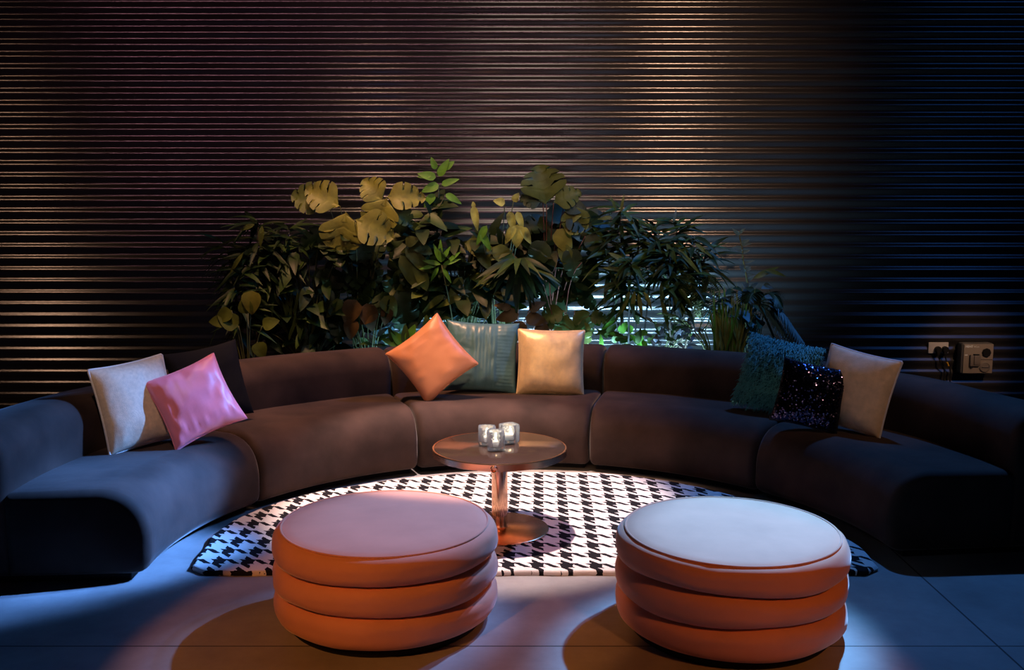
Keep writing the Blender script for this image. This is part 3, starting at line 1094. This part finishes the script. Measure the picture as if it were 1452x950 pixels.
# 11 tall monstera
def b11(f, s, r, root):
    for a in ((775, 290, 100, .25, .32, 1), (770, 285, 170, .15, .15, 0), (785, 288, 25, .19, .17, 1), (800, 290, 350, .16, .13, 0), (800, 300, 330, .2, .2, 0), (812, 290, 280, .2, .2, 1), (795, 318, 0, .18, .16, 2), (790, 325, 300, .2, .13, 2), (800, 312, 30, .16, .1, 2), (808, 350, 280, .24, .14, 0), (795, 345, 295, .26, .10, 1), (775, 340, 240, .22, .16, 0), (830, 335, 320, .2, .12, 0)):
        hero(f, s, root, a[0], a[1], 6.72, a[2], a[3], a[4], 'split' if a[4] > .13 else 'ovate', a[5], 0.2)
    for k in range(60):
        p = pt(r.uniform(745, 840), r.uniform(290, 420), r.uniform(6.82, 7.0))
        l_ = r.uniform(.16, .25)
        leaf(f, p, Vector((r.gauss(0, .7), -.3, r.gauss(-.3, .5))), (0, -.8, .6), l_, l_ * .75, r.choice(('split', 'ovate')), 0.3, 0.15, 0)


plant('tall monstera with round split leaves right of centre, under the wall highlights', 0.25, 6.95, ['deep', 'olive', 'yellow'], b11, 'red_stem')


# 12 drooping dark fan plant
def b12(f, s, r, root):
    c = pt(735, 372, 6.65)
    add_tube(s, bez(root, Vector((root.x, root.y - .1, .9)), c, 8), 0.006, 6)
    for k in range(34):
        a = r.uniform(0, 2 * PI)
        d = Vector((math.cos(a), -0.45, math.sin(a) * 0.6 - 0.5))
        leaf(f, c + Vector((0, 0, r.uniform(-.03, .03))), d, (0, -.7, .7), r.uniform(.22, .34), 0.05, 'lance', 0.55, 0.25, r.choice((0, 0, 1)))
    for a in ((735, 445, 190, .16, .1, 2), (745, 450, 350, .16, .1, 2), (740, 455, 250, .16, .11, 2), (725, 437, 165, .12, .06, 3), (760, 460, 320, .14, .1, 2), (720, 462, 220, .13, .08, 2), (750, 440, 30, .13, .07, 2)):
        hero(f, s, root, a[0], a[1], 6.68, a[2], a[3], a[4], 'ovate', a[5], 0.3)


plant('drooping dark fan of leaves with dry brown leaves below, between teal and gold cushions', 0.04, 6.84, ['deep', 'mid', 'brown', 'brown'], b12, 'red_stem')


# 13 philodendron low right of gold
def b13(f, s, r, root):
    for a in ((805, 445, 250, .2, .16, 0), (815, 440, 310, .2, .14, 0), (800, 440, 200, .18, .14, 0), (820, 455, 290, .2, .13, 1), (785, 450, 220, .16, .12, 0), (835, 448, 350, .14, .1, 0), (798, 458, 270, .16, .14, 1)):
        hero(f, s, root, a[0], a[1], 6.78, a[2], a[3], a[4], 'split', a[5], 0.2)
    add_tube(s, bez(root, pt(770, 420, 6.8), pt(782, 368, 6.8), 8), 0.005, 5)
    add_tube(s, bez(root, pt(790, 400, 6.75), pt(825, 372, 6.7), 8), 0.003, 5)
    add_tube(s, bez(root, pt(775, 400, 6.75), pt(760, 380, 6.7), 8), 0.003, 5)


plant('low lobed philodendron behind the gold cushion with thin reddish stalks', 0.42, 6.87, ['mid', 'olive'], b13, 'red_stem', pr=0.09)


# 14 dense bamboo-like cane plant on the right
def b14(f, s, r, root):
    tops = [pt(880, 305, 6.75), pt(905, 325, 6.8), pt(860, 345, 6.75), pt(930, 330, 6.85), pt(895, 372, 6.6), pt(875, 385, 6.8)]
    cane_cluster(f, s, r, root, tops, 13, (0.16, 0.26), 0.032, (0, 0, 1, 1), 3, 0.14, 0.5)
    for a in ((880, 300, 80, .12, .02, 2), (874, 300, 110, .12, .02, 1), (868, 308, 185, .1, .03, 2), (900, 412, 262, .17, .03, 3), (905, 415, 280, .18, .03, 3), (893, 412, 250, .16, .03, 3), (912, 410, 295, .16, .03, 3), (862, 358, 335, .22, .035, 2), (870, 390, 10, .22, .04, 2), (898, 385, 170, .22, .035, 2)):
        hero(f, s, root, a[0], a[1], 6.6, a[2], a[3], a[4], 'lance', a[5], 0.2, petiole=False)


plant('bamboo-like cane plant with hanging yellow-green leaves right of the monstera', 0.86, 6.88, ['deep', 'mid', 'olive', 'yellow'], b14, 'pot')


# 15 second cane plant further right
def b15(f, s, r, root):
    tops = [pt(960, 325, 6.85), pt(985, 345, 6.8), pt(950, 360, 6.7), pt(1000, 360, 6.85), pt(930, 350, 6.75), pt(975, 385, 6.7)]
    cane_cluster(f, s, r, root, tops, 13, (0.17, 0.27), 0.034, (0, 0, 1), 3, 0.14, 0.45)
    for a in ((955, 316, 80, .1, .02, 3), (960, 352, 315, .26, .03, 2), (985, 345, 325, .16, .03, 2), (945, 345, 300, .16, .04, 1), (937, 400, 275, .2, .03, 1), (938, 425, 285, .22, .03, 2)):
        hero(f, s, root, a[0], a[1], 6.62, a[2], a[3], a[4], 'lance', a[5], 0.2, petiole=False)


plant('bushy dark cane plant with its top against the wall, left of the palm frond', 1.20, 6.86, ['deep', 'mid', 'olive', 'blue'], b15, 'bark')


# 16 small-leaf shrub low right
def b16(f, s, r, root):
    for k in range(70):
        p = pt(r.uniform(925, 985), r.uniform(452, 492), r.uniform(6.72, 6.86))
        leaf(f, p, Vector((r.uniform(-1, 1), -.4, r.uniform(-.3, .9))), (r.gauss(0, .3), -.7, .7), r.uniform(.05, .09), r.uniform(.025, .04), 'ovate', 0.2, 0.2, r.choice((0, 0, 1)))
    for k in range(10):
        add_tube(s, bez(root, root + Vector((0, 0, .3)), pt(r.uniform(930, 980), r.uniform(460, 485), 6.79), 6), 0.003, 5)
    for k in range(26):
        p = pt(r.uniform(850, 925), r.uniform(455, 492), r.uniform(6.75, 6.9))
        leaf(f, p, Vector((r.uniform(-1, 1), -.3, r.uniform(-.2, .9))), (0, -1, .5), r.uniform(.09, .15), r.uniform(.03, .06), 'ovate', 0.2, 0.2, r.choice((1, 2)))


plant('low small-leaved shrub catching cold light at the sofa back, right of centre', 1.05, 6.80, ['purple', 'mid', 'bright'], b16, pr=0.08)


# 17 areca palm with arching fronds
def b17(f, s, r, root):
    for (px, py, dx, dzz, ln, dr, mi) in ((985, 470, -0.15, 1, .55, .25, 1), (990, 470, 0.35, 1, .62, .6, 0), (992, 470, 0.1, 1, .5, .2, 1), (995, 470, .55, .8, .5, .6, 0), (985, 475, -.5, .7, .42, .4, 1), (1000, 470, .25, 1, .55, .5, 0)):
        b0 = pt(px, py, 6.72)
        add_tube(s, bez(root, root + Vector((0, 0, .3)), b0, 5), 0.005, 5)
        frond(f, s, b0, Vector((dx, -.2, dzz)), ln, dr, 20, .13, .016, mi)


plant('areca palm with bluish arching fronds between the cane plants and the grass', 1.42, 6.72, ['blue', 'olive'], b17, pr=0.09)


# 18 upright grass
def b18(f, s, r, root):
    for k in range(90):
        b0 = pt(r.uniform(1012, 1052), 505, r.uniform(6.50, 6.62))
        b0.z = max(b0.z, 0.45)
        leaf(f, b0, Vector((r.gauss(0, .16), r.gauss(-.05, .1), 1)), (0, -1, .1), r.uniform(.22, .52), 0.014, 'lance', r.uniform(0.0, .3), 0.3, r.choice((0, 0, 1)))
    for k in range(40):
        leaf(f, root + Vector((r.gauss(0, .03), r.gauss(0, .03), 0)), Vector((r.gauss(0, .08), -.02, 1)), (0, -1, .1), r.uniform(.3, .5), 0.014, 'lance', .05, 0.3, 0)


plant('tuft of tall upright yellow-green grass left of the shaggy cushion', 1.52, 6.56, ['yellow', 'bright'], b18, pr=0.09)


# 19 vine climbing
def b19(f, s, r, root):
    pts = [pt(1066, 460, 6.75), pt(1064, 420, 6.8), pt(1060, 400, 6.85), pt(1054, 370, 6.9), pt(1052, 350, 6.92), pt(1047, 328, 6.95)]
    add_tube(s, [root + Vector((0, 0, -.005))] + pts, [.006] * 6 + [.003], 6)
    for k in range(30):
        i = r.randrange(0, 5)
        p = pts[i].lerp(pts[i + 1], r.random())
        leaf(f, p, Vector((r.choice((-1, 1)) * .7, -.3, r.uniform(.1, .9))), (0, -1, .3), r.uniform(.04, .08), r.uniform(.02, .035), 'ovate', .2, .2, 0)
    broad_bush(f, s, r, root, cloud(r, 34, 1035, 1095, 405, 480, 6.6, 6.85), 'ovate', (.10, .17), .5, (1, 1, 0), .35)
    hero(f, s, root, 1068, 395, 6.75, 30, .2, .04, 'lance', 2, .5, petiole=False)
    hero(f, s, root, 1085, 383, 6.75, 350, .16, .03, 'lance', 2, .4, petiole=False)


plant('leafy bush with one thin shoot climbing the wall, right of the grass', 1.68, 6.70, ['blue', 'deep', 'olive'], b19)


# 20 palm far right, blue light put into its leaf colour
def b20(f, s, r, root):
    c = pt(1075, 430, 6.45)
    add_tube(s, bez(root, root + Vector((0, 0, .3)), c, 6), .008, 6)
    for dx, dzz, ln, dr, mi in ((.55, .55, .36, 1.5, 0), (.7, .25, .34, 1.3, 0), (.3, .7, .34, .9, 1), (-.2, .6, .3, .8, 1), (.8, -.1, .3, .7, 0), (.5, -.35, .28, .4, 0)):
        frond(f, s, c, Vector((dx, -.25, dzz)), ln, dr, 20, .13, .017, mi)


plant('feathery palm with cool blue drooping fronds, rightmost plant behind the shaggy cushion', 1.86, 6.45, ['blue', 'deep'], b20, pr=0.10)

# ------------------------------------------------------------------ sockets on the wall
WF = WALL_Y - CORR_A
p = pt(1330, 493, WF)
t = thing('socket_plate', 'ivory double wall socket with two black plugs, left of the beige box', 'wall socket', (p.x, WF, p.z))
bm = bmesh.new()
add_box(bm, (0, -0.005, 0), (0.150, 0.010, 0.084), 0.004)
obj('face_plate', bm, M['ivory'], t)
for dx in (-0.008, 0.044):
    tt = thing('plug', 'black plug in the %s half of the ivory socket' % ('left' if dx < 0 else 'right'), 'plug', (p.x + dx, WF - 0.010, p.z - 0.012), group='plugs in the ivory socket')
    bm = bmesh.new()
    add_lathe(bm, [(0.025, 0), (0.026, 0.004), (0.025, 0.024), (0.019, 0.032)], 24)
    bmesh.ops.transform(bm, matrix=Matrix.Rotation(PI / 2, 4, 'X'), verts=bm.verts)
    add_box(bm, (0, -0.018, -0.026), (0.026, 0.026, 0.030), 0.006)
    obj('plug_body', bm, M['black_plastic'], tt)
    bm = bmesh.new()
    ex = 0.020 if dx < 0 else 0.012
    cab = bez((0, -0.018, -0.038), (0.005, -0.03, -0.09), (ex + 0.03, -0.02, -0.14), 10) + bez((ex + 0.03, -0.02, -0.14), (ex + 0.045, -0.015, -0.2), (ex + 0.03, -0.018, -p.z + 0.06), 10)[1:]
    add_tube(bm, cab, 0.0045, 8)
    obj('cable', bm, M['black_plastic'], tt)
    if dx > 0:
        bm = bmesh.new()
        add_tube(bm, cab[5:9], 0.0065, 10)
        obj('yellow_sleeve', bm, M['yellow'], tt)

p = pt(1378, 506, WF)
t = thing('switched_outlet_box', 'beige square weatherproof outlet box with black dial and round flap on the wall', 'outlet box', (p.x, WF, p.z))
bw, bh, bd = 0.235, 0.232, 0.085
bm = bmesh.new()
add_box(bm, (0, -bd / 2, 0), (bw, bd, bh), 0.016, seg=3)
obj('box_body', bm, M['beige_dark'], t)
bm = bmesh.new()
add_box(bm, (0.004, -bd - 0.003, 0), (bw - 0.016, 0.008, bh - 0.014), 0.003)
obj('front_panel', bm, M['beige'], t)
fy = -bd - 0.007
bm = bmesh.new()
add_lathe(bm, [(0.034, 0), (0.034, 0.006), (0.030, 0.012), (0.028, 0.012)], 8)
bmesh.ops.transform(bm, matrix=Matrix.Translation((0.062, fy, 0.046)) @ Matrix.Rotation(PI / 2, 4, 'X'), verts=bm.verts)
obj('dial', bm, M['black_plastic'], t, smooth=False)
bm = bmesh.new()
add_box(bm, (-0.025, fy - 0.009, -0.012), (0.075, 0.020, 0.085), 0.005)
add_box(bm, (-0.012, fy - 0.020, -0.008), (0.050, 0.012, 0.070), 0.005)
obj('hinged_cover', bm, M['beige_mid'], t)
bm = bmesh.new()
add_box(bm, (-0.045, fy - 0.004, -0.064), (0.020, 0.012, 0.012), 0.003)
obj('latch', bm, M['black_plastic'], t)
bm = bmesh.new()
add_box(bm, (-0.020, fy - 0.016, 0.033), (0.044, 0.012, 0.010), 0.003)
obj('hinge', bm, M['black_plastic'], t)
bm = bmesh.new()
add_lathe(bm, [(0.040, 0), (0.040, 0.006), (0.037, 0.009), (0.032, 0.010), (0.031, 0.006), (0.001, 0.006)], 28)
bmesh.ops.transform(bm, matrix=Matrix.Translation((0.055, fy, -0.062)) @ Matrix.Rotation(PI / 2, 4, 'X'), verts=bm.verts)
add_box(bm, (0.055, fy - 0.010, -0.060), (0.048, 0.008, 0.006), 0.002)
obj('round_flap', bm, M['beige_mid'], t)
bm = bmesh.new()
add_box(bm, (0.052, fy, -0.006), (0.115, 0.003, 0.004))
add_box(bm, (-0.006 + 0.018, fy, 0.012), (0.004, 0.003, 0.040))
obj('panel_groove', bm, M['black_plastic'], t, smooth=False)


def lettering(text, size, x, z, parent, mt, bold=False):
    cu = bpy.data.curves.new('lettering', 'FONT')
    cu.body = text
    cu.size = size
    cu.extrude = 0.0008
    if bold:
        cu.offset = 0.0012
    tmp = bpy.data.objects.new('lettering_tmp', cu)
    C.objects.link(tmp)
    bpy.context.view_layer.update()
    me = bpy.data.meshes.new_from_object(tmp.evaluated_get(bpy.context.evaluated_depsgraph_get()))
    bpy.data.objects.remove(tmp)
    me.transform(Matrix.Translation((x, fy - 0.0008, z)) @ Matrix.Rotation(PI / 2, 4, 'X'))
    me.name = 'lettering'
    me.materials.clear()
    me.materials.append(mt)
    o = bpy.data.objects.new('lettering', me)
    C.objects.link(o)
    o.parent = parent


lettering('MENT', 0.021, -0.096, 0.085, t, M['silver_print'], True)
lettering('NCon', 0.016, -0.034, 0.085, t, M['silver_print'])
bm = bmesh.new()
add_box(bm, (-0.087, fy, 0.028), (0.022, 0.002, 0.008))
obj('printed_mark', bm, M['silver_print'], t, smooth=False)

# ------------------------------------------------------------------ light
w = bpy.data.worlds.new('dark_venue')
bpy.context.scene.world = w
w.use_nodes = True
w.node_tree.nodes['Background'].inputs['Color'].default_value = (0.30, 0.42, 1.0, 1)
w.node_tree.nodes['Background'].inputs['Strength'].default_value = 0.0012


def spot(name, loc, target, power, col, ang, blend=0.15, radius=0.06):
    li = bpy.data.lights.new(name, 'SPOT')
    li.energy = power
    li.color = col
    li.spot_size = R(ang)
    li.spot_blend = blend
    li.shadow_soft_size = radius
    o = bpy.data.objects.new(name, li)
    C.objects.link(o)
    o.location = loc
    d = Vector(target) - Vector(loc)
    o.rotation_euler = d.to_track_quat('-Z', 'Y').to_euler()
    return o


AMBER = (1.0, 0.42, 0.15)
WARM = (1.0, 0.56, 0.34)
spot('amber_front_light', (-2.2, 0.0, 3.4), (-0.55, 3.40, 0.1), 330, (1.0, 0.31, 0.06), 20, 0.15)
spot('amber_front_light', (2.4, 0.0, 3.4), (0.70, 3.2, 0.1), 190, (1.0, 0.27, 0.045), 17, 0.2)
spot('added_table_light', (-1.2, 0.2, 3.0), (-0.03, 4.6, 0.33), 260, (1.0, 0.50, 0.22), 8.5, 0.4, 0.1)  # added lamp, brightens the copper rim and column
spot('warm_overhead_light', (-1.4, 5.2, 6.0), (-0.70, 6.0, 0.6), 1500, (1.0, 0.50, 0.27), 35, 0.8, 0.2)
spot('warm_wall_light', (2.25, 1.0, 5.2), (1.05, 7.2, 2.2), 760, (1.0, 0.58, 0.36), 26, 0.9, 0.4)
spot('warm_wall_light', (-7.1, 1.0, 5.2), (-3.5, 7.2, 1.2), 190, (1.0, 0.56, 0.34), 26, 1.0, 0.4)
spot('warm_wall_light', (-1.9, 1.0, 5.6), (-1.0, 7.2, 1.75), 260, (1.0, 0.58, 0.36), 15, 0.9, 0.3)
spot('warm_wall_light', (0.2, 1.6, 6.0), (0.2, 7.2, 1.6), 260, (1.0, 0.76, 0.62), 44, 0.9, 0.8)  # added wide fill to lift the middle of the wall
spot('added_cushion_light', (-1.2, 0.2, 3.3), (-0.08, 6.0, 0.64), 260, (1.0, 0.62, 0.34), 9.5, 0.5, 0.1)  # added lamp, lifts the gold, teal and orange cushions
for k in range(-3, 8):
    px_ = -4.9 + 0.85 * k
    spot('pink_wall_light', (px_, -4.5, 4.3), (px_ * 0.42, 7.2, 2.8), 120, (1.0, 0.43, 0.54), 17, 0.8, 0.3)
spot('added_warm_fill', (4.4, 2.6, 4.2), (3.40, 7.15, 0.47), 480, (1.0, 0.60, 0.36), 8, 0.7, 0.1)  # added fill so the socket and outlet box show
spot('added_warm_fill', (3.0, 1.8, 4.2), (1.92, 5.1, 0.62), 130, (1.0, 0.58, 0.32), 11, 0.6, 0.1)  # added fill for the tan cushion
spot('added_warm_fill', (-1.1, 1.5, 4.6), (-1.80, 5.05, 0.66), 260, (1.0, 0.66, 0.50), 14, 0.6, 0.1)  # added fill for the cream and pink cushions
spot('blue_stage_light', (2.4, 6.2, 3.6), (-0.2, 4.0, 0.0), 240, (0.08, 0.32, 1.0), 95, 0.25, 0.05)
spot('blue_stage_light', (2.6, 5.6, 3.4), (-1.86, 4.25, 0.38), 2600, (0.12, 0.34, 1.0), 14.5, 0.6, 0.05)  # added beam, turns the left sofa section bluer
spot('blue_stage_light', (2.7, 5.3, 3.2), (-1.60, 4.30, 0.26), 5200, (0.12, 0.34, 1.0), 10.5, 0.8, 0.05)  # second added beam, for the front of the left seat
spot('added_right_ottoman_light', (2.45, 6.0, 3.6), (0.90, 3.60, 0.30), 2700, (0.17, 0.48, 1.0), 15.5, 0.8, 0.05)  # added narrow beam for the right ottoman's pale top and rim
spot('added_left_ottoman_light', (1.75, 6.1, 3.5), (-0.40, 3.70, 0.30), 1250, (0.24, 0.44, 1.0), 14.5, 0.8, 0.05)  # added narrow beam for the left ottoman's top and rim
spot('pink_overhead_light', (-0.3, 5.2, 6.2), (-0.16, 4.90, 0.0), 2700, (1.0, 0.74, 0.68), 21, 0.3, 0.05)
for nm_, x0_, x1_, pw_, cl_ in (('cool_led_strip', -0.05, 1.6, 42, (0.36, 0.70, 1.0)), ('cool_led_strip', -1.0, -0.25, 8, (0.30, 0.65, 1.0))):
    li = bpy.data.lights.new(nm_, 'AREA')
    li.shape = 'RECTANGLE'
    li.size, li.size_y = x1_ - x0_, 0.03
    li.energy = pw_
    li.color = cl_
    li.spread = R(125)
    o = bpy.data.objects.new(nm_, li)
    C.objects.link(o)
    o.location = ((x0_ + x1_) / 2, 6.74, 0.36)
    o.rotation_euler = (PI - R(30), 0, 0)
spot('blue_wash_light', (6.5, 1.0, 5.0), (4.6, 7.2, 2.2), 70, (0.06, 0.26, 1.0), 50, 1.0, 1.0)

# ------------------------------------------------------------------ camera
cam = bpy.data.cameras.new('camera')
cam.sensor_width = 36
cam.lens = F_PX / IMW * 36
co = bpy.data.objects.new('camera', cam)
C.objects.link(co)
co.location = (0, 0, CAM_H)
co.rotation_euler = (PI / 2 - PITCH, 0, 0)
bpy.context.scene.camera = co

s = bpy.context.scene
s.view_settings.view_transform = 'Standard'
s.view_settings.look = 'None'
s.view_settings.gamma = 1
s.view_settings.use_curve_mapping = False
s.view_settings.exposure = 0.0
